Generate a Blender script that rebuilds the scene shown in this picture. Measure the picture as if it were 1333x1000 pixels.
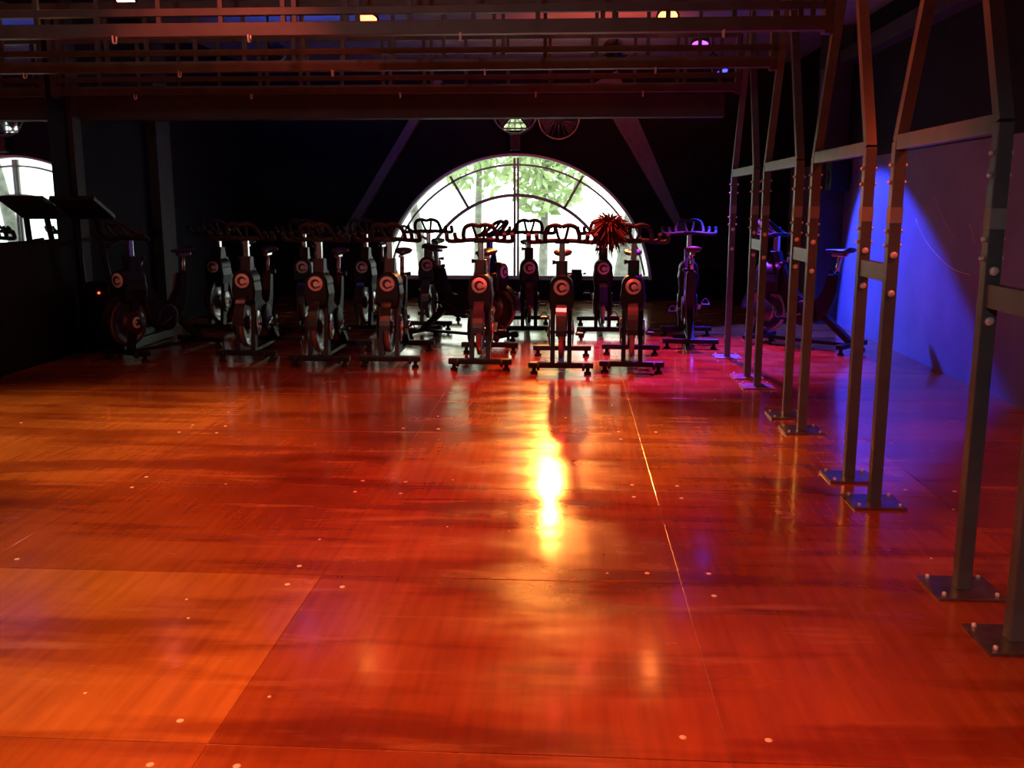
import bpy, bmesh, math, random
from mathutils import Vector, Matrix
random.seed(7)
PI = math.pi
scene = bpy.context.scene
for o in list(bpy.data.objects):
    bpy.data.objects.remove(o)
C = scene.collection

# ------------------------------------------------------------ camera, world, exposure
cd = bpy.data.cameras.new('camera'); cam = bpy.data.objects.new('camera', cd); C.objects.link(cam)
cam.location = (0, 0, 1.5)
cam.rotation_euler = (math.radians(90 - 10.647), 0, math.radians(3.532))
cd.sensor_fit = 'HORIZONTAL'; cd.sensor_width = 36.0; cd.lens = 36.0 * 1250 / 1333
cd.clip_start = 0.05; cd.clip_end = 200
scene.camera = cam
vs = scene.view_settings
vs.view_transform = 'Standard'; vs.look = 'None'; vs.gamma = 1.0; vs.use_curve_mapping = False
vs.exposure = 0.0
w = bpy.data.worlds.new('overcast'); scene.world = w; w.use_nodes = True
w.node_tree.nodes['Background'].inputs[0].default_value = (0.93, 1.0, 0.97, 1)
w.node_tree.nodes['Background'].inputs[1].default_value = 3.4

# ------------------------------------------------------------ materials
MATS = {}
def mat(name, col, rough=0.5, metal=0.0, var=0.12, scale=14.0, bump=0.0, coat=0.0, spec=0.5):
    if name in MATS: return MATS[name]
    m = bpy.data.materials.new(name); m.use_nodes = True
    nt = m.node_tree; b = nt.nodes['Principled BSDF']
    tc = nt.nodes.new('ShaderNodeTexCoord'); n = nt.nodes.new('ShaderNodeTexNoise')
    n.inputs['Scale'].default_value = scale; n.inputs['Detail'].default_value = 4
    nt.links.new(tc.outputs['Object'], n.inputs['Vector'])
    r = nt.nodes.new('ShaderNodeValToRGB')
    r.color_ramp.elements[0].position = 0.3; r.color_ramp.elements[1].position = 0.7
    r.color_ramp.elements[0].color = tuple(c * (1 - var) for c in col) + (1,)
    r.color_ramp.elements[1].color = tuple(min(1, c * (1 + var)) for c in col) + (1,)
    nt.links.new(n.outputs['Fac'], r.inputs['Fac']); nt.links.new(r.outputs['Color'], b.inputs['Base Color'])
    b.inputs['Roughness'].default_value = rough; b.inputs['Metallic'].default_value = metal
    b.inputs['Coat Weight'].default_value = coat; b.inputs['Specular IOR Level'].default_value = spec
    if bump:
        bp = nt.nodes.new('ShaderNodeBump'); bp.inputs['Strength'].default_value = bump
        nt.links.new(n.outputs['Fac'], bp.inputs['Height']); nt.links.new(bp.outputs['Normal'], b.inputs['Normal'])
    MATS[name] = m; return m
def emit(name, col, s):
    m = bpy.data.materials.new(name); m.use_nodes = True; nt = m.node_tree
    b = nt.nodes['Principled BSDF']; b.inputs['Base Color'].default_value = col + (1,)
    b.inputs['Emission Color'].default_value = col + (1,); b.inputs['Emission Strength'].default_value = s
    return m
M_BLACK = mat('black_plastic', (0.010, 0.010, 0.012), 0.45, spec=0.28)
M_FRAME = mat('black_paint', (0.012, 0.011, 0.013), 0.42, 0.0, spec=0.3)
M_RUB = mat('rubber', (0.01, 0.01, 0.01), 0.7)
M_CHROME = mat('brushed_chrome', (0.75, 0.74, 0.73), 0.22, 1.0, 0.05)
M_FLY = mat('flywheel_steel', (0.30, 0.30, 0.31), 0.3, 0.9)
M_FEND = mat('dark_fender', (0.028, 0.028, 0.034), 0.25, coat=0.5)
M_SEAT = mat('saddle_vinyl', (0.05, 0.018, 0.018), 0.42, bump=0.05, scale=60)
M_BADGE = mat('badge_white', (0.80, 0.74, 0.70), 0.45)
M_MARK = mat('badge_dark', (0.05, 0.02, 0.02), 0.5)
M_CRES = mat('crescent_white', (0.85, 0.85, 0.85), 0.4)
M_POST = mat('slate_steel', (0.085, 0.105, 0.115), 0.42, 0.0, 0.15, 9, 0.03)
M_TRUSS = mat('truss_steel', (0.085, 0.075, 0.075), 0.5, 0.0, 0.2, 7, 0.03)
M_PLATE = mat('bare_steel_plate', (0.30, 0.29, 0.30), 0.33, 0.9, 0.25, 20, 0.05)
M_BOLT = mat('zinc_bolt', (0.85, 0.86, 0.86), 0.35, 0.3)
M_TAPE = mat('grey_tape', (0.22, 0.26, 0.27), 0.6)
M_WALLB = mat('black_wall_paint', (0.010, 0.009, 0.012), 0.85, 0.0, 0.3, 3, 0.02, spec=0.25)
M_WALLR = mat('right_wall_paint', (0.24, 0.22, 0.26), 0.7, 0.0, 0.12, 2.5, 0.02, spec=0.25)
M_BULK = mat('bulkhead_paint', (0.05, 0.042, 0.042), 0.7, 0.0, 0.2, 3)
M_CEIL = mat('ceiling_paint', (0.30, 0.29, 0.30), 0.9, 0.0, 0.1, 3)
M_WFR = mat('window_frame_grey', (0.55, 0.57, 0.58), 0.5)
M_REV = mat('white_reveal', (0.75, 0.77, 0.76), 0.7)
M_SLOPE = mat('grey_slope_paint', (0.16, 0.165, 0.17), 0.8)
M_FAN = mat('fan_wire', (0.35, 0.36, 0.38), 0.3, 0.8)
M_FANB = mat('fan_blade', (0.03, 0.03, 0.035), 0.4)
M_PLUME = mat('red_plume', (0.11, 0.016, 0.009), 0.75, 0.0, 0.5, 25)
M_SCREW = mat('screw_head', (0.85, 0.82, 0.76), 0.4)
M_BARK = mat('bark', (0.30, 0.30, 0.26), 0.9, 0.0, 0.4, 8, 0.3)
M_LEAF = mat('leaf', (0.52, 0.64, 0.34), 0.6, 0.0, 0.45, 3)
M_LEAFY = mat('leaf_yellow', (0.68, 0.66, 0.34), 0.6, 0.0, 0.35, 3)
M_GRND = mat('pale_paving', (0.55, 0.55, 0.52), 0.9, 0.0, 0.2, 3)
M_LAMP = mat('lamp_housing', (0.015, 0.015, 0.016), 0.5)
M_PIPE = mat('galvanised_pipe', (0.5, 0.52, 0.56), 0.35, 0.8)
M_LIGHTLINE = mat('light_line_paint', (0.75, 0.62, 0.3), 0.6)  # pale yellow of the painted light lines on the right wall
M_LED = emit('red_indicator', (1.0, 0.06, 0.03), 5)

# mirror: silvered glass with faint smears
M_MIRROR = mat('mirror_silver', (0.72, 0.77, 0.75), 0.02, 1.0, 0.03, 2)
# window glass: see-through with Fresnel reflection
M_GLASS = bpy.data.materials.new('window_glass'); M_GLASS.use_nodes = True
nt = M_GLASS.node_tree; nt.nodes.remove(nt.nodes['Principled BSDF'])
t_ = nt.nodes.new('ShaderNodeBsdfTransparent'); g_ = nt.nodes.new('ShaderNodeBsdfGlossy'); x_ = nt.nodes.new('ShaderNodeMixShader')
f_ = nt.nodes.new('ShaderNodeFresnel'); f_.inputs[0].default_value = 1.3; g_.inputs['Roughness'].default_value = 0.03
t_.inputs[0].default_value = (0.95, 0.98, 0.95, 1)
nt.links.new(f_.outputs[0], x_.inputs[0]); nt.links.new(t_.outputs[0], x_.inputs[1]); nt.links.new(g_.outputs[0], x_.inputs[2])
nt.links.new(x_.outputs[0], nt.nodes['Material Output'].inputs['Surface'])

# plywood sheets: amber varnish, grain, worn streaks, own tone per sheet (Object Info random)
M_FLOOR = bpy.data.materials.new('varnished_plywood'); M_FLOOR.use_nodes = True
def floor_material(m):
    nt = m.node_tree; N = nt.nodes; L = nt.links; b = N['Principled BSDF']
    geo = N.new('ShaderNodeNewGeometry'); oi = N.new('ShaderNodeObjectInfo')
    def noise(sc, scale, det, off=0.0):
        mp = N.new('ShaderNodeMapping'); mp.inputs['Scale'].default_value = sc; mp.inputs['Location'].default_value = (off, off * .7, 0)
        n = N.new('ShaderNodeTexNoise'); n.inputs['Scale'].default_value = scale; n.inputs['Detail'].default_value = det
        L.new(geo.outputs['Position'], mp.inputs['Vector']); L.new(mp.outputs['Vector'], n.inputs['Vector']); return n.outputs['Fac']
    def ramp(fac, stops):
        r = N.new('ShaderNodeValToRGB'); e = r.color_ramp.elements
        while len(e) < len(stops): e.new(0.5)
        for q, (p, c) in zip(e, stops): q.position = p; q.color = c if len(c) == 4 else tuple(c) + (1,)
        L.new(fac, r.inputs['Fac']); return r.outputs['Color']
    def mix(kind, fac, a, c):
        x = N.new('ShaderNodeMix'); x.data_type = 'RGBA'; x.blend_type = kind
        if isinstance(fac, float): x.inputs['Factor'].default_value = fac
        else: L.new(fac, x.inputs['Factor'])
        L.new(a, x.inputs['A']); L.new(c, x.inputs['B']); return x.outputs['Result']
    grain = ramp(noise((9, .7, 1), 3.0, 6), [(.25, (.38, .118, .033)), (.5, (.46, .150, .042)), (.78, (.54, .19, .052))])
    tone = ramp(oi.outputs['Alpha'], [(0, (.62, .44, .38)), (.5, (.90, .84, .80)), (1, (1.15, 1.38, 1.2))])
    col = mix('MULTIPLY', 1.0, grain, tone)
    blot = ramp(noise((1, 1, 1), .9, 4, 3.1), [(.35, (.62, .48, .44)), (.62, (1.08, 1.1, 1.05))])
    col = mix('MULTIPLY', 1.0, col, blot)
    streak = ramp(noise((.55, 3.4, 1), 1.15, 5, 11.0), [(.40, (.55, .34, .30)), (.50, (1, 1, 1))])
    col = mix('MULTIPLY', .75, col, streak)
    scuff = ramp(noise((.7, 4.5, 1), 1.6, 6, 31.0), [(.60, (0, 0, 0)), (.74, (.5, .5, .5))])
    pale = N.new('ShaderNodeRGB'); pale.outputs[0].default_value = (.62, .33, .17, 1)
    col = mix('MIX', scuff, col, pale.outputs[0])
    L.new(col, b.inputs['Base Color'])
    rr = ramp(noise((1, 2.2, 1), 2.2, 5, 5.0), [(.3, (.12,) * 3), (.7, (.30,) * 3)])
    L.new(rr, b.inputs['Roughness'])
    b.inputs['Coat Weight'].default_value = .55; b.inputs['Coat Roughness'].default_value = .11
    b.inputs['Coat Tint'].default_value = (1.0, .86, .7, 1)
    bp = N.new('ShaderNodeBump'); bp.inputs['Strength'].default_value = .05; bp.inputs['Distance'].default_value = .02
    L.new(noise((1.6, 3.0, 1), 2.4, 3, 8.0), bp.inputs['Height']); L.new(bp.outputs['Normal'], b.inputs['Normal'])
    L.new(bp.outputs['Normal'], b.inputs['Coat Normal'])
floor_material(M_FLOOR)
M_SEAM = mat('seam_filler', (0.40, 0.21, 0.11), 0.85, 0.0, 0.7, 1.6, spec=0.1)

# ------------------------------------------------------------ mesh helpers
class MB:
    def __init__(s): s.v = []; s.f = []; s.sm = []
    def add(s, vs, fs, smooth=False):
        k = len(s.v); s.v += [tuple(p) for p in vs]; s.f += [tuple(i + k for i in f) for f in fs]; s.sm += [smooth] * len(fs); return s
    def box(s, c, d, mtx=None, bev=0.0):
        x, y, z = d[0] / 2, d[1] / 2, d[2] / 2
        if bev <= 0:
            vs = [Vector(p) for p in ((-x,-y,-z),(x,-y,-z),(x,y,-z),(-x,y,-z),(-x,-y,z),(x,-y,z),(x,y,z),(-x,y,z))]
            fs = [(0,3,2,1),(4,5,6,7),(0,1,5,4),(1,2,6,5),(2,3,7,6),(3,0,4,7)]
        else:
            bm = bmesh.new(); bmesh.ops.create_cube(bm, size=1.0)
            for v in bm.verts: v.co = Vector((v.co.x * d[0], v.co.y * d[1], v.co.z * d[2]))
            bmesh.ops.bevel(bm, geom=bm.edges[:], offset=bev, segments=2, profile=.6, affect='EDGES')
            bm.verts.index_update(); vs = [v.co.copy() for v in bm.verts]; fs = [[v.index for v in f.verts] for f in bm.faces]; bm.free()
        if mtx: vs = [mtx @ v for v in vs]
        return s.add([v + Vector(c) for v in vs], fs)
    def bar(s, a, b, wd, ht, up=(0, 0, 1)):
        a = Vector(a); b = Vector(b); d = (b - a).normalized(); u = Vector(up)
        r = d.cross(u)
        if r.length < 1e-4: r = d.cross(Vector((0, 1, 0)))
        r.normalize(); u = r.cross(d)
        q = [(-1,-1),(1,-1),(1,1),(-1,1)]
        vs = [p + r * (i * wd / 2) + u * (j * ht / 2) for p in (a, b) for i, j in q]
        return s.add(vs, [(0,3,2,1),(4,5,6,7),(0,1,5,4),(1,2,6,5),(2,3,7,6),(3,0,4,7)])
    def tube(s, pts, r, n=8, cap=True):
        pts = [Vector(p) for p in pts]; rs = r if isinstance(r, (list, tuple)) else [r] * len(pts)
        vs = []; fs = []; pu = None
        for i, p in enumerate(pts):
            d = (pts[min(i + 1, len(pts) - 1)] - pts[max(i - 1, 0)]).normalized()
            if pu is None: pu = d.orthogonal().normalized()
            else:
                pu = (pu - d * pu.dot(d)); pu = pu.normalized() if pu.length > 1e-5 else d.orthogonal().normalized()
            q = d.cross(pu)
            vs += [p + (pu * math.cos(2 * PI * k / n) + q * math.sin(2 * PI * k / n)) * rs[i] for k in range(n)]
        for i in range(len(pts) - 1):
            for k in range(n):
                k2 = (k + 1) % n; fs.append((i*n+k, i*n+k2, (i+1)*n+k2, (i+1)*n+k))
        s.add(vs, fs, True)
        if cap:
            k0 = len(s.v) - len(vs)
            s.f += [tuple(k0 + k for k in reversed(range(n))), tuple(k0 + (len(pts)-1)*n + k for k in range(n))]; s.sm += [False, False]
        return s
    def lathe(s, prof, n=24, mtx=None):   # prof: (r, z) about local Z
        vs = []; fs = []
        for r, z in prof: vs += [Vector((r * math.cos(2*PI*k/n), r * math.sin(2*PI*k/n), z)) for k in range(n)]
        for i in range(len(prof) - 1):
            for k in range(n):
                k2 = (k + 1) % n; fs.append((i*n+k, i*n+k2, (i+1)*n+k2, (i+1)*n+k))
        fs += [tuple(reversed(range(n))), tuple((len(prof)-1)*n + k for k in range(n))]
        if mtx: vs = [mtx @ v for v in vs]
        return s.add(vs, fs, len(prof) > 2)
    def prism(s, poly, a, b, axis='x', shrink=0.0, rnd=0.0):
        # polygon of 2D points extruded along an axis; rnd gives softened flanks
        n = len(poly); cx = sum(p[0] for p in poly)/n; cy = sum(p[1] for p in poly)/n
        def pt(p, t, k=0.0):
            u = p[0] + (cx - p[0]) * k; v = p[1] + (cy - p[1]) * k
            return {'x': (t, u, v), 'y': (u, t, v), 'z': (u, v, t)}[axis]
        secs = [(a, shrink), (b, shrink)] if rnd <= 0 else [(a, shrink), (a + rnd, 0), (b - rnd, 0), (b, shrink)]
        vs = [pt(p, t, k) for t, k in secs for p in poly]; fs = []
        for i in range(len(secs) - 1):
            for k in range(n):
                k2 = (k + 1) % n; fs.append((i*n+k, i*n+k2, (i+1)*n+k2, (i+1)*n+k))
        fs += [tuple(reversed(range(n))), tuple((len(secs)-1)*n + k for k in range(n))]
        return s.add(vs, fs)
    def mesh(s, name, m):
        me = bpy.data.meshes.new(name); me.from_pydata(s.v, [], s.f); me.update()
        me.polygons.foreach_set('use_smooth', s.sm)
        bm = bmesh.new(); bm.from_mesh(me); bmesh.ops.recalc_face_normals(bm, faces=bm.faces[:]); bm.to_mesh(me); bm.free()
        if m: me.materials.append(m)
        return me
    def build(s, name, m, parent=None, label=None):
        o = bpy.data.objects.new(name, s.mesh(name, m)); C.objects.link(o); o.parent = parent
        if label: o['label'] = label
        return o
def link(name, me, parent=None, loc=(0,0,0)):
    o = bpy.data.objects.new(name, me); C.objects.link(o); o.parent = parent; o.location = loc; return o
def tag(o, label, cat, group=None, kind=None):
    o['label'] = label; o['category'] = cat
    if group: o['group'] = group
    if kind: o['kind'] = kind
    return o
def struct(o, label=None):
    o['kind'] = 'structure'
    if label: o['label'] = label
    return o
def empty(name, loc, rz=0.0):
    o = bpy.data.objects.new(name, None); C.objects.link(o); o.location = loc; o.rotation_euler = (0, 0, rz); o.empty_display_size = .1; return o
def copy_tree(o, parent=None):
    c = o.copy(); C.objects.link(c); c.parent = parent
    for ch in list(o.children): copy_tree(ch, c)
    return c
def bezier(pts, n=8):   # Catmull-Rom through points
    P = [Vector(p) for p in pts]; P = [P[0]*2 - P[1]] + P + [P[-1]*2 - P[-2]]; out = []
    for i in range(1, len(P) - 2):
        for k in range(n):
            t = k / n; a, b, c, d = P[i-1], P[i], P[i+1], P[i+2]
            out.append(.5 * ((2*b) + (c - a)*t + (2*a - 5*b + 4*c - d)*t*t + (3*b - a - 3*c + d)*t**3))
    return out + [P[-2]]

# ------------------------------------------------------------ the shell
XL, XR, YB, YF, ZC = -5.01, 3.35, 15.35, -2.2, 3.6
RY = Matrix.Rotation(PI/2, 4, 'Y'); RX = Matrix.Rotation(PI/2, 4, 'X')
floor = struct(MB().box(((XL+XR)/2, (YF+YB)/2, -.0735), (XR-XL+.4, YB-YF+.6, .14)).build('floor', M_SEAM))
cols = [XL] + [-1.01 + 1.463 * k for k in range(-2, 3)] + [XR]
rows = [YF, -.09] + [2.42 + 1.255 * k for k in range(-1, 11)] + [YB]
gap = .0016
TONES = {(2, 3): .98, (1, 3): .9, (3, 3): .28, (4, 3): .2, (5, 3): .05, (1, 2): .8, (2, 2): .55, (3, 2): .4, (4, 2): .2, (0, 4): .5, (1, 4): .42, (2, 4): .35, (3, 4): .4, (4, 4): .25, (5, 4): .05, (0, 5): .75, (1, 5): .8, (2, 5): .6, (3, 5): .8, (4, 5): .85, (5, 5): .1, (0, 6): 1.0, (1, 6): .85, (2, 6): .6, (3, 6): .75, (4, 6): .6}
for i in range(len(cols) - 1):
    for j in range(len(rows) - 1):
        x0, x1, y0, y1 = cols[i] + gap*.5, cols[i+1] - gap*.5, rows[j] + gap*1.8, rows[j+1] - gap*1.8
        dz = random.uniform(-.0003, .0)
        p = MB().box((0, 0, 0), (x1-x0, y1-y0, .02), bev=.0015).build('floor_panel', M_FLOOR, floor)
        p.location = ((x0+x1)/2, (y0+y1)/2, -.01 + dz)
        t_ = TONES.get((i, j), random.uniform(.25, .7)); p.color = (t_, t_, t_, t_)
sm = MB().lathe([(.011, -.001), (.011, .001), (.007, .0022)], 10).mesh('screw', M_SCREW)
spots = [(x + a, y + b) for x in cols[1:-1] for y in rows[3:7] for a in (-.12, .12) for b in (-.105, .105)]
for (x, y) in spots:
    if random.random() < .72: link('screw', sm, floor, (x + random.uniform(-.01, .01), y + random.uniform(-.012, .012), 0))
for k in range(26):
    link('screw', sm, floor, (random.uniform(-3, 3), random.uniform(2.6, 7.5), 0)).scale = (.55, .55, 1)

def slab(name, a, b, m):
    return struct(MB().box([(p+q)/2 for p, q in zip(a, b)], [abs(q-p) for p, q in zip(a, b)]).build(name, m))
slab('wall_left', (XL-.25, YF-.2, 0), (XL, YB+.3, ZC), M_WALLB)
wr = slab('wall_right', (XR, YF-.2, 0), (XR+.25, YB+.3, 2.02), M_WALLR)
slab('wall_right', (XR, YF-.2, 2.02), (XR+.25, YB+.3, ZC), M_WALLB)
slab('wall_front', (XL, YF-.2, 0), (XR, YF, ZC), M_WALLB)
slab('ceiling', (XL-.25, YF-.2, ZC), (XR+.25, YB+.3, ZC+.2), M_CEIL)
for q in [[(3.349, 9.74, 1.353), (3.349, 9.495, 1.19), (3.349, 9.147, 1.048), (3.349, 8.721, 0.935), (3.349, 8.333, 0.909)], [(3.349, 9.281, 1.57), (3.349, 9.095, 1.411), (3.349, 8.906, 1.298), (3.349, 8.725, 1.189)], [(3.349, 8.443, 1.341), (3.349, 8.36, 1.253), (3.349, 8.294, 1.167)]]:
    MB().tube(bezier(q, 5), .0035, 5).build('painted_light_line', M_LIGHTLINE, wr, 'thin pale line of light painted on the wall')  # thin curved lines of light on the wall, modelled as pale tubes
# back wall with the arched opening and the extractor opening, built from thin upright slices
WC, WR, WZ, SILL = -.89, 2.17, .10, .305
FANX, FANZ = -.89, 2.9
def solid(x):
    iv = [(0, ZC)]
    if abs(x - WC) < WR - 1e-6:
        top = WZ + math.sqrt(WR**2 - (x - WC)**2)
        if top > SILL: iv = [(0, SILL), (top, ZC)]
    return iv
xs = sorted(set([XL, XR, FANX - .2, FANX + .16] + [WC - math.sqrt(WR**2-(SILL-WZ)**2) * math.cos(PI * k / 72) for k in range(73)]))
wb = MB()
for a, b in zip(xs, xs[1:]):
    mid = (a + b) / 2; ia, ib = solid(a + 1e-4), solid(b - 1e-4)
    if abs(mid - WC) < WR - .01:
        ta = WZ + math.sqrt(max(0, WR**2 - (a - WC)**2)); tb = WZ + math.sqrt(max(0, WR**2 - (b - WC)**2))
        segs = [((0, SILL), (0, SILL)), ((ta, ZC), (tb, ZC))]
    else: segs = [((0, ZC), (0, ZC))]
    if FANX - .2 < mid < FANX + .16:   # small louvred opening behind the extractor fan
        s_ = segs.pop(); f0, f1 = 2.62, 2.95
        segs += [((s_[0][0], f0), (s_[1][0], f0)), ((f1, ZC), (f1, ZC))]
    for (za0, za1), (zb0, zb1) in segs:
        vs_ = [(a, YB, za0), (b, YB, zb0), (b, YB, zb1), (a, YB, za1), (a, YB+.3, za0), (b, YB+.3, zb0), (b, YB+.3, zb1), (a, YB+.3, za1)]
        wb.add(vs_, [(0,1,2,3),(5,4,7,6),(0,4,5,1),(3,2,6,7),(1,5,6,2),(4,0,3,7)])
struct(wb.build('wall_back', M_WALLB))

# arched window
win = struct(empty('window_1', (WC, YB + .2, SILL)))
def arc_pts(r, a0, a1, n): return [(r * math.cos(a0 + (a1-a0)*k/n), r * math.sin(a0 + (a1-a0)*k/n)) for k in range(n+1)]
def ring(r0, r1, a0, a1, n, y0, y1, zoff):
    m = MB(); o_ = arc_pts(r1, a0, a1, n); i_ = arc_pts(r0, a0, a1, n)
    for k in range(n):
        q = [o_[k], o_[k+1], i_[k+1], i_[k]]
        vs_ = [(p[0], y0, p[1]+zoff) for p in q] + [(p[0], y1, p[1]+zoff) for p in q]
        m.add(vs_, [(0,1,2,3),(7,6,5,4),(0,4,5,1),(1,5,6,2),(2,6,7,3),(3,7,4,0)])
    return m
zo = WZ - SILL; ab = math.asin((SILL - WZ) / WR) + .002
ring(WR - .035, WR - .001, ab, PI - ab, 64, -.199, .099, zo).build('reveal_lining', M_REV, win, 'white plaster lining of the arch')
ring(2.068, 2.098, ab + .07, PI - ab - .07, 64, -.03, .05, zo - .08).build('outer_frame', M_WFR, win)
RI = 1.53
ring(RI - .025, RI + .025, ab + .03, PI - ab - .03, 48, -.03, .04, zo).build('inner_arch_bar', M_WFR, win)
for k in range(1, 6):
    if k == 3: continue
    a = k * PI / 6
    MB().bar((RI*math.cos(a), 0, RI*math.sin(a)+zo), ((WR-.06)*math.cos(a), 0, (WR-.06)*math.sin(a)+zo), .04, .06, (0,1,0)).build('glazing_bar', M_WFR, win)
for sx in (-.028, .028):
    MB().box((sx, 0, (WR+zo-.06)/2), (.034, .07, WR+zo-.06)).build('centre_mullion', M_WFR, win)
MB().box((0, 0, .025), (2*WR*.975, .08, .05)).build('bottom_rail', M_WFR, win)
def pane(poly):
    return MB().prism(poly, -.004, .004, 'y').build('pane', M_GLASS, win)
for s in (-1, 1):
    q = [(s*.045, .05), (s*(RI-.04), .05)] + [(s*(RI-.03)*math.cos(t), (RI-.03)*math.sin(t)+zo) for t in [.16 + (1.54-.16)*k/14 for k in range(15)]]
    q = [p for p in q if p[1] >= .05]; pane(q)
for k in range(6):
    a0, a1 = k*PI/6 + .014, (k+1)*PI/6 - .014
    if k == 0: a0 = .13
    if k == 5: a1 = PI - .13
    if k == 2: a1 -= .012
    if k == 3: a0 += .012
    pane([(p[0], p[1]+zo) for p in arc_pts(RI+.03, a0, a1, 8)] + [(p[0], p[1]+zo) for p in reversed(arc_pts(WR-.037, a0, a1, 8))])
# sloping gable boards beside the arch
def slope(name, p, q, wid):
    d = Vector((q[0]-p[0], 0, q[1]-p[1])); d.normalize(); n = Vector((-d.z, 0, d.x))
    if n.x < 0: n = -n
    a = Vector((p[0], 0, p[1])); b = Vector((q[0], 0, q[1]))
    m = MB(); pts = [a - n*wid[0]/2, a + n*wid[0]/2, b + n*wid[1]/2, b - n*wid[1]/2]
    m.prism([(v.x, v.z) for v in pts], YB - .16, YB, 'y'); return struct(m.build(name, M_SLOPE))
slope('trim_1', (-2.06, 3.38), (-3.62, .95), (.13, .13))
slope('trim_2', (.47, 3.38), (1.72, 1.05), (.42, .10))
# pilasters on the side walls, ledge on the right wall, bulkhead
slab('trim_3', (XL, 9.55, 0), (XL+.05, 9.72, ZC), M_BULK)
slab('trim_4', (XL, 11.35, 0), (XL+.12, 11.75, ZC), M_BULK)
slab('trim_5', (XR-.28, 12.3, 0), (XR, 12.75, ZC), M_BULK)
slab('trim_6', (XR-.16, YF, 3.14), (XR, 12.3, 3.3), M_BULK)
slab('trim_7', (XL, 9.72, 2.33), (1.46, 9.92, 2.545), M_BULK)
slab('trim_8', (XL, 9.80, 2.545), (1.46, 9.86, 2.60), M_TRUSS)
# mirror on the left wall
mir = MB().box((XL+.011, 3.95, 2.2), (.02, 10.4, 2.07)).build('wall_mirror', M_MIRROR)
tag(mir, 'long frameless mirror on the black side wall, reflecting the arched window', 'mirror')

# ------------------------------------------------------------ outside the window
yard = struct(MB().box((0, 27, -.25), (50, 22.4, .1)).build('ground_outside', M_GRND))
def tree(x, y, h, r, trunk_r, lean, label, lm, n, seed, low=.45):
    rnd = random.Random(seed); t = empty('garden_tree', (x, y, -.2))
    tp = bezier([(0,0,0), (lean*.3, 0, h*.35), (lean*.7, .1, h*.65), (lean, .1, h*.95)], 5)
    tr = MB().tube(tp, [trunk_r*(1-.6*k/(len(tp)-1)) for k in range(len(tp))], 9)
    for k in range(6):
        a = rnd.uniform(0, 2*PI); b = tp[8 + k]; tr.tube([b, b + Vector((math.cos(a)*r*.5, math.sin(a)*r*.5, r*.35))], [trunk_r*.35, trunk_r*.1], 6)
    tr.build('trunk', M_BARK, t)
    m = MB()
    for k in range(n):
        d = Vector((rnd.gauss(0, 1), rnd.gauss(0, 1), rnd.gauss(0, 1))).normalized() * (rnd.random()**.4) * r
        c = Vector((lean, .1, h*(low+.45))) + Vector((d.x, d.y, d.z * h*.4/r))
        u = Vector((rnd.gauss(0,1), rnd.gauss(0,1), rnd.gauss(0,1))).normalized(); v = u.orthogonal().normalized(); s = rnd.uniform(.10, .20)
        m.add([c - u*s, c + v*s*.5, c + u*s, c - v*s*.5], [(0,1,2,3)])
    f = m.build('foliage', lm, t); f['kind'] = 'stuff'
    tag(t, label, 'tree', 'trees outside the arched window')
tree(-.6, 20.0, 4.2, 1.0, .10, .1, 'pale green leafy tree behind the centre mullion of the arched window', M_LEAF, 900, 1, .28)
tree(-3.9, 19.5, 3.6, 1.25, .10, -.1, 'yellowish leafy tree seen through the window beside the grey gable board', M_LEAFY, 1100, 2, .40)
tree(.9, 18.6, 5.0, .9, .15, .9, 'leaning tree with a bare grey trunk behind the window edge near the red plume', M_LEAF, 500, 3, .75)
tree(-2.2, 22.5, 4.6, 1.5, .10, .1, 'broad green tree standing far back in the yard outside', M_LEAF, 1300, 4, .36)
tree(1.6, 23.5, 4.4, 1.3, .10, .1, 'round pale tree behind the leaning bare trunk', M_LEAFY, 1000, 6, .34)
tree(-2.7, 18.0, 3.2, .35, .12, -.5, 'thin grey trunk leaning outside the lower corner of the arched window', M_LEAF, 200, 5, .8)

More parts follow.
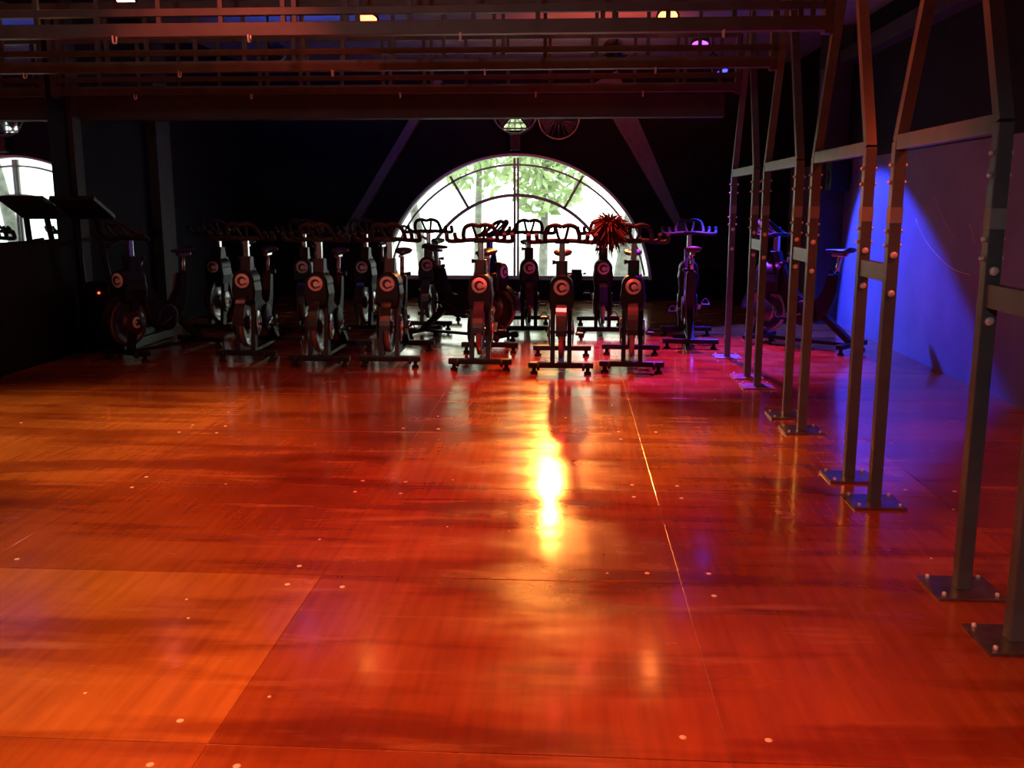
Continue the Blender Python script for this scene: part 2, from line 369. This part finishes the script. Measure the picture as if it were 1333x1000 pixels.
# ------------------------------------------------------------ plywood-floor gym rig: frames and trusses
PX = 1.55; PW = .056
bolt_me = MB().lathe([(.017, 0), (.017, .008), (.010, .013)], 10, Matrix.Rotation(PI/2, 4, 'X')).mesh('bolt', M_BOLT)
bolt_s = MB().lathe([(.009, 0), (.009, .012), (.005, .016)], 8).mesh('edge_bolt', M_BOLT)
plate_me = MB().box((0, 0, .006), (.26, .24, .012), bev=.003).mesh('base_plate', M_PLATE)
def rig_frame(y0, y1, label, spacer):
    yc = (y0 + y1) / 2; t = empty('rig_frame', (PX, yc, 0)); h = (y1 - y0) / 2
    for s in (-1, 1):
        lg = MB().box((0, s*h, .9), (PW, PW, 1.776), bev=.004).build('upright', M_POST, t)
        pl = link('base_plate', plate_me, t, (0, s*h, 0))
        for bx in (-.1, .1):
            for by in (-.09, .09): link('anchor_bolt', bolt_s, pl, (bx, by, .011))
        MB().bar((0, s*h, 1.79), (0, s*.055, 3.0), PW*.93, PW*.93, (0, 1, 0)).build('rafter', M_POST, t)
        MB().box((0, s*h, 1.445), (PW+.003, PW+.003, .075)).build('tape_band', M_TAPE, lg, 'light grey band around the post')
        for z in (1.255, 1.07):
            b = link('bolt', bolt_me, lg, (0, s*h - PW/2, z))
        for z in (1.68, 1.60, 1.37, 1.30):
            for sx in (-1, 1):
                b = link('edge_bolt', bolt_s, lg, (sx*PW/2, s*h, z)); b.rotation_euler = (0, sx*PI/2, 0)
    MB().box((0, 0, 1.785), (PW*.9, 2*h - PW, .07), bev=.004).build('crossbar', M_POST, t)
    MB().box((0, 0, 3.02), (.12, .3, .05)).build('apex_plate', M_POST, t)
    MB().box((0, 0, 3.32), (.03, .03, ZC - 3.04)).build('hanger_rod', M_POST, t)
    if spacer: MB().box((0, -h - .23, 1.165), (PW*.8, .46 - PW, .085)).build('spacer', M_POST, t)
    return tag(t, label, 'rig frame', 'steel rig frames in a line')
rig_frame(2.10, 3.22, 'slate steel rig frame next to the right wall with a single upright in view', False)
rig_frame(3.68, 4.80, 'slate steel rig frame with sloping rafters and red-lit crossbar beside the right wall', True)
rig_frame(5.26, 6.38, 'slate steel rig frame before the blue-lit wall, carrying the foremost overhead truss', True)
rig_frame(6.84, 7.96, 'narrow-looking steel rig frame carrying the middle overhead truss', True)
rig_frame(8.42, 9.54, 'steel rig frame at the row end by the spin bikes, carrying the last truss', True)

def truss(y, label, seed):
    rnd = random.Random(seed); t = empty('overhead_truss', ((XL+PX)/2, y, 2.51)); x0 = XL + .03 - t.location.x; x1 = PX - .04 - t.location.x; L_ = x1 - x0
    MB().box(((x0+x1)/2, 0, .04), (L_, .075, .08), bev=.004).build('bottom_chord', M_TRUSS, t)
    MB().box(((x0+x1)/2, 0, .145), (L_, .05, .045), bev=.003).build('middle_chord', M_TRUSS, t)
    MB().box(((x0+x1)/2, 0, .50), (L_, .05, .05), bev=.003).build('top_chord', M_TRUSS, t)
    pm = MB().box((0, 0, 0), (.028, .028, .40)).mesh('strut', M_TRUSS)
    x = x0 + .08
    while x < x1 - .05:
        link('strut', pm, t, (x, 0, .28))
        if rnd.random() < .35: link('strut', pm, t, (x + .07, 0, .28))
        x += .39
    hook = MB().tube(bezier([(0, 0, .02), (0, -.01, -.03), (0, -.05, -.04), (0, -.055, 0)], 4), .006, 6).mesh('hook', M_BOLT)
    for k in range(5): link('hook', hook, t, (x0 + L_*(.1 + .2*k + rnd.uniform(-.04, .04)), -.03, .0))
    for xx in (x0 + .03, x1 - .01): MB().box((xx, 0, .25), (.05, .09, .54)).build('end_bracket', M_TRUSS, t)
    return tag(t, label, 'truss', 'overhead trusses spanning the room')
truss(6.10, 'steel ladder truss overhead joined to the rig frame before the blue-lit wall', 1)
truss(7.68, 'middle steel ladder truss overhead between the other two trusses', 2)
truss(9.26, 'steel ladder truss overhead just in front of the dark bulkhead', 3)

# ------------------------------------------------------------ spin bikes
def make_bike():
    t = empty('spin_bike', (0, 0, 0))
    foot = MB().lathe([(.032, 0), (.034, .02), (.018, .024), (.018, .06)], 12).mesh('levelling_foot', M_RUB)
    for nm, y in (('front_stabiliser', -.5), ('rear_stabiliser', .55)):
        st = MB().box((0, y, .082), (.58, .075, .05), bev=.01).build(nm, M_FRAME, t)
        for sx in (-.24, .24): link('levelling_foot', foot, st, (sx, y, 0))
    for sx in (-.2, .2):
        MB().lathe([(.03, -.012), (.035, -.006), (.035, .006), (.03, .012)], 14, RY).build('transport_wheel', M_RUB, t).location = (sx, -.565, .075)
    for sx in (-1, 1):
        m = MB(); m.prism([(-.545, .1), (-.465, .1), (-.33, .70), (-.43, .72)], sx*.075 - .02, sx*.075 + .02, 'x'); m.build('fork_leg', M_FRAME, t)
    fl = MB().lathe([(.03, -.032), (.06, -.03), (.065, -.012), (.19, -.010), (.195, -.022), (.228, -.022), (.235, -.015), (.235, .015), (.228, .022), (.195, .022), (.19, .010), (.065, .012), (.06, .03), (.03, .032)], 36, RY).build('flywheel', M_FLY, t)
    fl.location = (0, -.44, .37)
    MB().tube([(-.12, -.44, .37), (.12, -.44, .37)], .014, 10).build('axle', M_CHROME, t)
    for sx in (-1, 1):   # crescent emblem on each side of the wheel cover
        cr = []
        for k in range(25):
            a = math.radians(50 + 260*k/24); cr.append((.055*math.cos(a), .055*math.sin(a)))
        for k in range(25):
            a = math.radians(310 - 260*k/24); cr.append((.012 + .034*math.cos(a), .034*math.sin(a)))
        cv = MB().lathe([(.12, sx*.098), (.125, sx*.102), (.115, sx*.110)], 28, RY).build('hub_cover', M_FEND, t); cv.location = (0, -.44, .37)
        MB().prism([(p[0], p[1]) for p in cr], sx*.110, sx*.113, 'x').build('emblem', M_CRES, cv, 'white crescent emblem')
    # fender over the wheel
    m = MB(); R0, R1 = .262, .285; n = 18
    for k in range(n):
        a0 = math.radians(15 + 165*k/n); a1 = math.radians(15 + 165*(k+1)/n)
        q = [(-.44 + r*math.cos(a), .37 + r*math.sin(a)) for r, a in ((R0,a0),(R1,a0),(R1,a1),(R0,a1))]
        m.prism(q, -.045, .045, 'x')
    m.build('fender', M_FEND, t)
    # nose fairing with round badge
    out = [(.105*math.cos(a), .775 + .105*math.sin(a)) for a in [math.radians(-10 + 200*k/16) for k in range(17)]] + [(-.115, .68), (-.10, .58), (-.05, .545), (.05, .545), (.10, .58), (.115, .68)]
    fa = MB().prism(out, -.535, -.26, 'y', .12, .03).build('nose_fairing', M_BLACK, t)
    bd = MB().lathe([(.066, -.006), (.070, 0), (.062, .008)], 24, RX).build('badge', M_BADGE, fa, 'pale round badge with dark swirl'); bd.location = (0, -.538, .778)
    sw = []
    for k in range(15):
        a = math.radians(20 + 230*k/14); sw.append((.043*math.cos(a), .043*math.sin(a)))
    for k in range(15):
        a = math.radians(250 - 230*k/14); sw.append((.008 + .027*math.cos(a), -.004 + .027*math.sin(a)))
    mk = MB().prism(sw, -.5495, -.547, 'y'); mk.prism([(-.02, -.05), (.045, -.03), (.05, -.016), (-.01, -.034)], -.5495, -.547, 'y')
    mk.v = [(a, b, c + .778) for a, b, c in mk.v]
    k_ = mk.build('swirl_mark', M_MARK, bd); k_.location = (0, .538, -.778)
    # head column, post, handlebar
    m = MB(); m.prism([(-.43, .84), (-.27, .84), (-.31, 1.0), (-.40, 1.0)], -.05, .05, 'x', .05, .012); m.build('head_column', M_FRAME, t)
    MB().box((0, -.355, 1.07), (.05, .06, .19), bev=.008).build('handlebar_post', M_CHROME, t)
    MB().tube([(-.035, -.355, .985), (-.085, -.355, .985)], [.010, .022], 10).build('clamp_knob', M_BLACK, t)
    hb = MB()
    for s in (-1, 1):
        hb.tube(bezier([(0, -.36, 1.175), (s*.10, -.36, 1.175), (s*.20, -.35, 1.165), (s*.275, -.38, 1.165), (s*.295, -.45, 1.185), (s*.293, -.50, 1.235)], 5), .020, 8)
        hb.tube(bezier([(s*.19, -.35, 1.17), (s*.215, -.40, 1.18), (s*.222, -.45, 1.205), (s*.222, -.48, 1.235)], 4), .019, 8)
        hb.tube(bezier([(s*.15, -.36, 1.175), (s*.15, -.43, 1.225), (s*.125, -.50, 1.29), (s*.06, -.53, 1.315), (0, -.53, 1.30)], 5), .019, 8)
        hb.tube(bezier([(s*.02, -.36, 1.18), (s*.035, -.43, 1.215), (s*.055, -.52, 1.30)], 4), .013, 8)
    h = hb.build('handlebar', M_RUB, t)
    MB().box((0, -.36, 1.172), (.13, .07, .045), bev=.012).build('handlebar_clamp', M_BLACK, h)
    # body
    prof = [(-.36, .90), (-.26, .90), (-.17, .70), (-.07, .56), (.05, .50), (.17, .52), (.24, .62), (.29, .80), (.38, .79), (.36, .60), (.30, .42), (.20, .30), (.06, .25), (-.08, .27), (-.19, .36), (-.24, .52), (-.36, .68)]
    MB().prism(prof, -.052, .052, 'x', .07, .018).build('frame_body', M_FRAME, t)
    MB().bar((0, .22, .36), (0, .55, .09), .07, .06).build('rear_leg', M_FRAME, t)
    MB().bar((0, -.46, .075), (0, .53, .075), .05, .03).build('floor_rail', M_FRAME, t)
    MB().tube([(0, .335, .76), (0, .37, .985)], .021, 12).build('seat_post', M_CHROME, t)
    MB().tube([(.02, .32, .81), (.09, .32, .81)], [.010, .022], 10).build('seat_knob', M_BLACK, t)
    MB().box((0, .37, .985), (.05, .17, .03), bev=.006).build('seat_slider', M_CHROME, t)
    sd = MB(); S = [(.21, .018, .018), (.26, .024, .026), (.32, .034, .03), (.38, .058, .034), (.43, .085, .038), (.475, .092, .04), (.505, .07, .03)]
    vs_ = []; n = 12
    for y, hw, hh in S:
        for k in range(n):
            a = 2*PI*k/n; vs_.append((hw*math.cos(a), y, 1.025 + (.9 if math.sin(a) > 0 else 1.0)*hh*math.sin(a)*.8 + (.012 if y > .45 else 0)))
    fs_ = [(i*n+k, i*n+(k+1)%n, (i+1)*n+(k+1)%n, (i+1)*n+k) for i in range(len(S)-1) for k in range(n)] + [tuple(range(n)), tuple((len(S)-1)*n+k for k in range(n))]
    sd.add(vs_, fs_, True); sd.build('saddle', M_SEAT, t)
    # drive side
    MB().lathe([(.12, .054), (.135, .058), (.135, .074), (.12, .08)], 28, RY).build('chain_guard', M_BLACK, t).location = (0, .03, .37)
    for s, a in ((1, 200), (-1, 20)):
        ca, sa = math.cos(math.radians(a)), math.sin(math.radians(a)); cx = s*.105
        cr = MB().bar((cx, .03, .37), (cx, .03 + .165*ca, .37 + .165*sa), .018, .032, (1, 0, 0)).build('crank', M_CHROME, t)
        pc = Vector((cx + s*.065, .03 + .165*ca, .37 + .165*sa))
        pd = MB().box(pc, (.085, .085, .022), bev=.005).build('pedal', M_BLACK, t)
        MB().tube(bezier([(pc.x - .035, pc.y - .03, pc.z), (pc.x - .035, pc.y - .085, pc.z + .02), (pc.x, pc.y - .10, pc.z + .06), (pc.x + .035, pc.y - .085, pc.z + .02), (pc.x + .035, pc.y - .03, pc.z)], 4), .006, 6).build('toe_cage', M_RUB, pd)
    MB().tube([(0, -.24, .87), (0, -.20, .955)], .011, 8).build('brake_stem', M_CHROME, t)
    MB().lathe([(.004, .0), (.022, .006), (.026, .02), (.02, .036), (.006, .04)], 14).build('resistance_knob', M_BLACK, t).location = (0, -.197, .95)
    return t
proto = make_bike()
R_ = math.radians
bikes = [  # centre x, y, heading, label, group
 (-4.14, 9.44, R_(-20), 'turned black spin bike beside the mirrored wall, at the end of the front row', None),
 (-3.14, 9.50, R_(2), 'front-row black spin bike second from the mirrored wall, with lit round badge', None),
 (-2.34, 9.22, R_(0), 'front-row black spin bike third from the mirrored wall', None),
 (-1.69, 9.24, R_(1), 'front-row black spin bike fourth from the mirrored wall, over the window corner', None),
 (-.825, 9.13, R_(0), 'front-row black spin bike before the window, just ahead of the sideways bike', None),
 (-.086, 8.97, R_(0), 'front-row black spin bike before the window, next to the red plume bike', None),
 (.575, 9.08, R_(-3), 'front-row black spin bike with the red plume on its handlebar', None),
 (-4.1, 11.5, R_(-6), 'dark spin bike in the second row nearest the mirrored wall', None),
 (-3.15, 11.5, R_(5), 'dark spin bike in the second row, in the shadow before the black wall', None),
 (-2.38, 11.55, R_(-4), 'dark spin bike in the second row by the sloping grey board', None),
 (-1.72, 11.95, R_(0), 'second-row spin bike with its handlebar loop against the window corner', None),
 (-1.2, 10.6, R_(62), 'spin bike turned sideways between the two rows before the window', None),
 (-.52, 11.55, R_(4), 'second-row spin bike straight before the window mullion', None),
 (.36, 11.5, R_(0), 'second-row spin bike behind the red plume', None),
 (1.29, 10.62, R_(176), 'spin bike facing the back wall, lit purple beside the last rig upright', None),
 (2.45, 10.27, R_(-131), 'spin bike seen side-on behind the rig against the blue-lit wall', None)]
for i, (x, y, a, lb, g) in enumerate(bikes):
    o = proto if i == 0 else copy_tree(proto)
    o.location = (x, y, 0); o.rotation_euler = (0, 0, a)
    tag(o, lb, 'exercise bike', 'spin bikes in the studio')

# exercise machine with a tall slanted console by the mirror
mc = empty('cardio_machine', (-4.74, 10.02, 0))
tag(mc, 'tall cardio machine with a slanted black console beside the mirror edge', 'exercise machine')
for sx in (-.17, .17):
    MB().box((sx, .0, .05), (.06, 1.3, .1), bev=.012).build('base_rail', M_FRAME, mc)
    MB().tube([(sx, -.55, .1), (sx*.6, -.78, 1.38)], .028, 10).build('mast', M_FRAME, mc)
    MB().tube(bezier([(sx, -.72, 1.08), (sx*1.15, -.55, 1.12), (sx*1.15, -.35, 1.14)], 5), .018, 8).build('grip', M_RUB, mc)
MB().box((0, -.2, .14), (.36, .8, .09), bev=.02).build('deck', M_BLACK, mc)
MB().box((0, -.55, .42), (.34, .24, .6), bev=.05).build('motor_cover', M_BLACK, mc)
cs = MB().box((0, 0, 0), (.44, .46, .05), Matrix.Rotation(R_(-24), 4, 'X'), bev=.012).build('console', M_BLACK, mc); cs.location = (0, -.82, 1.46)
MB().box((0, 0, .03), (.3, .22, .006), Matrix.Rotation(R_(-24), 4, 'X')).build('screen', M_FEND, cs)
MB().lathe([(.012, 0), (.012, .008)], 10, RX).build('indicator', M_LED, mc, 'small glowing red light').location = (.02, -.675, .62)

# shaggy red plume on the handlebar
pl = empty('feather_plume', (.335, 8.66, 1.205))
tag(pl, 'shaggy reddish-brown feather plume resting on a spin bike handlebar', 'plume')
rnd = random.Random(5)
MB().lathe([(.02, -.02), (.05, .02), (.05, .08), (.02, .12)], 12).build('core', M_PLUME, pl)
fm = MB()
for k in range(800):
    d = Vector((rnd.gauss(0, 1), rnd.gauss(0, .8), rnd.gauss(.12, .85))).normalized(); ln = rnd.uniform(.10, .225)
    b = Vector((0, 0, .05)); mid = b + d*ln*.6 + Vector((0, 0, .025)); tip = b + d*ln + Vector((0, 0, -.03 + rnd.uniform(-.02, .02)))
    s = d.orthogonal().normalized(); s.rotate(Matrix.Rotation(rnd.uniform(0, 6.28), 3, d)); wdt = rnd.uniform(.004, .010)
    fm.add([b - s*.004, b + s*.004, mid + s*wdt, mid - s*wdt, tip + s*.002, tip - s*.002], [(0,1,2,3), (3,2,4,5)])
fo = fm.build('feathers', M_PLUME, pl); fo['kind'] = 'stuff'

# small things by the window
bx = empty('sill_speaker', (.02, YB + .09, SILL))
tag(bx, 'small black box with a short top piece on the window sill', 'speaker')
MB().box((0, 0, .055), (.30, .14, .11), bev=.012).build('body', M_BLACK, bx)
MB().box((.06, 0, .135), (.16, .08, .05), bev=.01).build('top_piece', M_BLACK, bx)
MB().tube([(.17, 0, .09), (.21, -.01, .10)], .014, 8).build('side_knob', M_RUB, bx)

def wall_fan(x, z, r, label, bracket):
    t = empty('wall_fan', (x, YB - .12, z))
    cg = MB().tube([(r*math.cos(2*PI*k/32), -.08, r*math.sin(2*PI*k/32)) for k in range(33)], .014, 6, False)
    cg.tube([(r*math.cos(2*PI*k/32), .08, r*math.sin(2*PI*k/32)) for k in range(33)], .012, 6, False).build('cage_ring', M_FAN, t)
    sp = MB().tube([(0, -.13, 0), (r*.55, -.115, 0), (r, -.08, 0)], .005, 5).mesh('cage_spoke', M_FAN)
    for k in range(16):
        q = link('cage_spoke', sp, t); q.rotation_euler = (0, 2*PI*k/16, 0)
    bl = MB().add([(.04, -.02, -.03), (r*.85, -.05, -.14), (r*.88, 0, .12), (.04, .02, .03), (.04, -.01, -.03), (r*.85, -.04, -.14), (r*.88, .01, .12), (.04, .03, .03)], [(0,1,2,3),(7,6,5,4),(0,4,5,1),(1,5,6,2),(2,6,7,3),(3,7,4,0)]).mesh('blade', M_FANB)
    for k in range(3):
        q = link('blade', bl, t); q.rotation_euler = (0, 2*PI*k/3 + .5, 0)
    MB().lathe([(.03, -.09), (.06, -.06), (.06, .10), (.04, .12)], 16, Matrix.Rotation(-PI/2, 4, 'X')).build('motor', M_FANB, t)
    if bracket:
        MB().box((0, .0, -r - .13), (.17, .12, .24), bev=.01).build('bracket_box', M_FEND, t)
    return tag(t, label, 'fan')
wall_fan(FANX, 2.90, .345, 'round caged extractor fan on the wall right above the arched window, with bracket box', True)
wall_fan(-.22, 2.78, .31, 'dim round caged wall fan without bracket beside the bright extractor fan', False)
# louvre in the fan opening
lv = empty('fan_louvre', (FANX - .02, YB + .22, 2.62))
tag(lv, 'bright slatted louvre opening behind the extractor fan above the window', 'louvre')
for k in range(4): MB().bar((-.178, 0, .04 + .085*k), (.178, 0, .04 + .085*k), .05, .006, (0, .4, 1)).build('slat', M_WFR, lv)
for k in range(3): MB().box((-.09 + .09*k, 0, .165), (.008, .03, .328)).build('louvre_bar', M_WFR, lv)

# pipe and speaker by the blue wall
pp = MB().tube([(XR - .33, 12.35, 0), (XR - .33, 12.35, 3.1)], .03, 10).build('wall_pipe', M_PIPE)
tag(pp, 'thin silver vertical pipe at the end of the blue-lit wall', 'pipe')
sp = empty('wall_speaker', (XR - .15, 12.12, 1.86)); tag(sp, 'black box speaker fixed high on the blue-lit wall', 'speaker')
MB().box((0, 0, 0), (.22, .26, .42), bev=.012).build('cabinet', M_BLACK, sp)
MB().lathe([(.08, 0), (.085, .006), (.03, .008)], 20, Matrix.Rotation(-PI/2, 4, 'Y')).build('cone', M_RUB, sp).location = (-.11, 0, -.05)
MB().box((.13, 0, 0), (.05, .08, .1)).build('bracket', M_FEND, sp)

# ------------------------------------------------------------ stage lamps and added fill lamps (their light lives in the builder)
LENS = {}
def lamp(loc, target, col, watts, cone, label, blend=.5, lens=20.0, radius=.07, size=1.0):
    loc = Vector(loc); d = (Vector(target) - loc).normalized()
    t = empty('stage_or_fill_lamp', loc); t.rotation_mode = 'QUATERNION'; t.rotation_quaternion = d.to_track_quat('-Z', 'Y')
    M4 = Matrix.LocRotScale(loc, t.rotation_quaternion, None); inv = M4.inverted()
    s = size
    MB().lathe([(.05*s, .20), (.085*s, .16), (.095*s, .02), (.105*s, -.02), (.105*s, -.03), (.088*s, -.03), (.088*s, -.005)], 20).build('housing', M_LAMP, t)
    key = (tuple(round(c, 3) for c in col), lens)
    if key not in LENS: LENS[key] = emit('lamp_lens', col, lens)
    MB().lathe([(.087*s, -.012), (.087*s, -.008)], 20).build('lens', LENS[key], t, 'glowing lens')
    yk = MB().tube([(.115*s, 0, .06), (.115*s, 0, .20), (.0, 0, .27), (-.115*s, 0, .20), (-.115*s, 0, .06)], .009, 6)
    yk.build('yoke', M_LAMP, t)
    top = M4 @ Vector((0, 0, .27))
    rod = MB().tube([top, (top.x, top.y, ZC)], .012, 6); rod.v = [tuple(inv @ Vector(p)) for p in rod.v]; rod.build('hanging_rod', M_LAMP, t)
    ld = bpy.data.lights.new('beam', 'SPOT'); ld.energy = watts; ld.color = col; ld.spot_size = R_(cone); ld.spot_blend = blend; ld.shadow_soft_size = radius
    lo = bpy.data.objects.new('beam', ld); C.objects.link(lo); lo.parent = t; lo.location = (0, 0, -.045)
    return tag(t, label, 'stage lamp', 'stage lamps under the ceiling')
RED, ORG, AMB, BLUE, WARM = (1, .09, .03), (1, .25, .05), (1, .48, .16), (.10, .10, 1.0), (1, .55, .2)
# visible ones over the bikes
lamp((.19, 9.2, 3.30), (.3, 7.2, 0), RED, 6, 80, 'red stage lamp glowing over the front row near the window fan', .6, 14)
lamp((.84, 9.2, 3.17), (.8, 6.4, 0), ORG, 6, 80, 'lower orange-red stage lamp near the rig end of the truss', .6, 9)
lamp((-2.07, 9.2, 3.31), (-2.2, 6.6, 0), ORG, 6, 80, 'orange stage lamp over the truss, upper of the close pair', .6, 9)
lamp((-1.83, 8.85, 3.12), (-1.6, 7.4, 0), RED, 10, 80, 'red stage lamp over the truss, lower of the close pair', .6, 14)
lamp((-4.16, 9.2, 3.36), (-3.9, 7.0, 0), (1, .22, .2), 10, 80, 'pinkish red stage lamp over the truss near the mirrored wall', .6, 14)
# back wall lamp whose light streaks over the floor
lamp((-.31, 14.75, 3.03), (-.1, 5.2, 0), (1, .34, .06), 1100, 30, 'warm stage lamp high on the back wall hidden behind the bulkhead', .5, 25, .09)
# blue on the right wall and rear ceiling
lamp((1.75, 12.1, 3.05), (2.85, 10.65, .1), (.03, .05, 1), 2600, 62, 'blue stage lamp aimed at the side wall behind the rig', .2, 5, .05)
lamp((1.35, 10.9, 3.2), (1.25, 9.7, 0), (.55, .05, 1.0), 1800, 56, 'violet stage lamp shining down on the bikes near the rig end', .5, 5, .05)
lamp((-3.1, 10.3, 3.05), (-3.1, 11.4, 3.6), (.05, .12, 1), 110, 100, 'blue lamp washing the ceiling over the second row of bikes', .8, 5)
lamp((.4, 10.3, 3.05), (.3, 11.4, 3.6), (1, .10, .02), 200, 100, 'orange lamp washing the ceiling behind the trusses', .8, 8)
# over the open floor
lamp((-2.9, 2.7, 3.3), (-2.5, 3.0, 0), AMB, 420, 74, 'amber stage lamp over the open floor by the mirror', .9)
lamp((-.2, 1.7, 3.3), (-.1, 2.6, 0), (1, .15, .045), 640, 72, 'orange stage lamp over the open floor before the rig', .9)
lamp((-3.3, 6.6, 3.3), (-3.4, 6.0, 0), AMB, 480, 74, 'amber stage lamp between the first trusses near the mirror', .9)
lamp((.2, 6.6, 3.3), (.15, 6.0, 0), AMB, 380, 48, 'amber stage lamp between the first trusses beside the rig', .9)
lamp((-1.0, 4.6, 3.3), (-.9, 5.6, .0), RED, 480, 84, 'red stage lamp hung before the trusses over the middle of the floor', .9)
lamp((-.1, 8.45, 3.3), (-.05, 8.75, .0), (1, .06, .05), 800, 64, 'red stage lamp before the last truss over the front row of bikes', .8)
lamp((-2.2, 4.2, 3.3), (-2.2, 8.8, .6), (1, .12, .06), 160, 50, 'red stage lamp facing the spin bikes by the mirror', .8)
lamp((2.5, 4.0, 3.0), (2.6, 5.5, 0), RED, 170, 100, 'red stage lamp behind the rig over the side aisle', .8)
lamp((-2.6, 4.0, 3.1), (1.6, 4.8, 2.35), RED, 700, 34, 'red stage lamp by the mirror aimed at the rig rafters', .7)
lamp((-.6, -1.2, 2.9), (1.6, 3.9, .5), (.85, .95, 1.0), 75, 32, 'added white fill lamp near the entrance wall, standing in for daylight', .8)  # unseen fill lamp, added in place of daylight from the entrance
lamp((-2.4, -1.2, 2.7), (-1.6, 7.0, 2.75), (1, .9, .85), 130, 50, 'added neutral fill lamp near the entrance wall aimed along the trusses', .9)  # unseen fill lamp, added to light the trusses a neutral grey
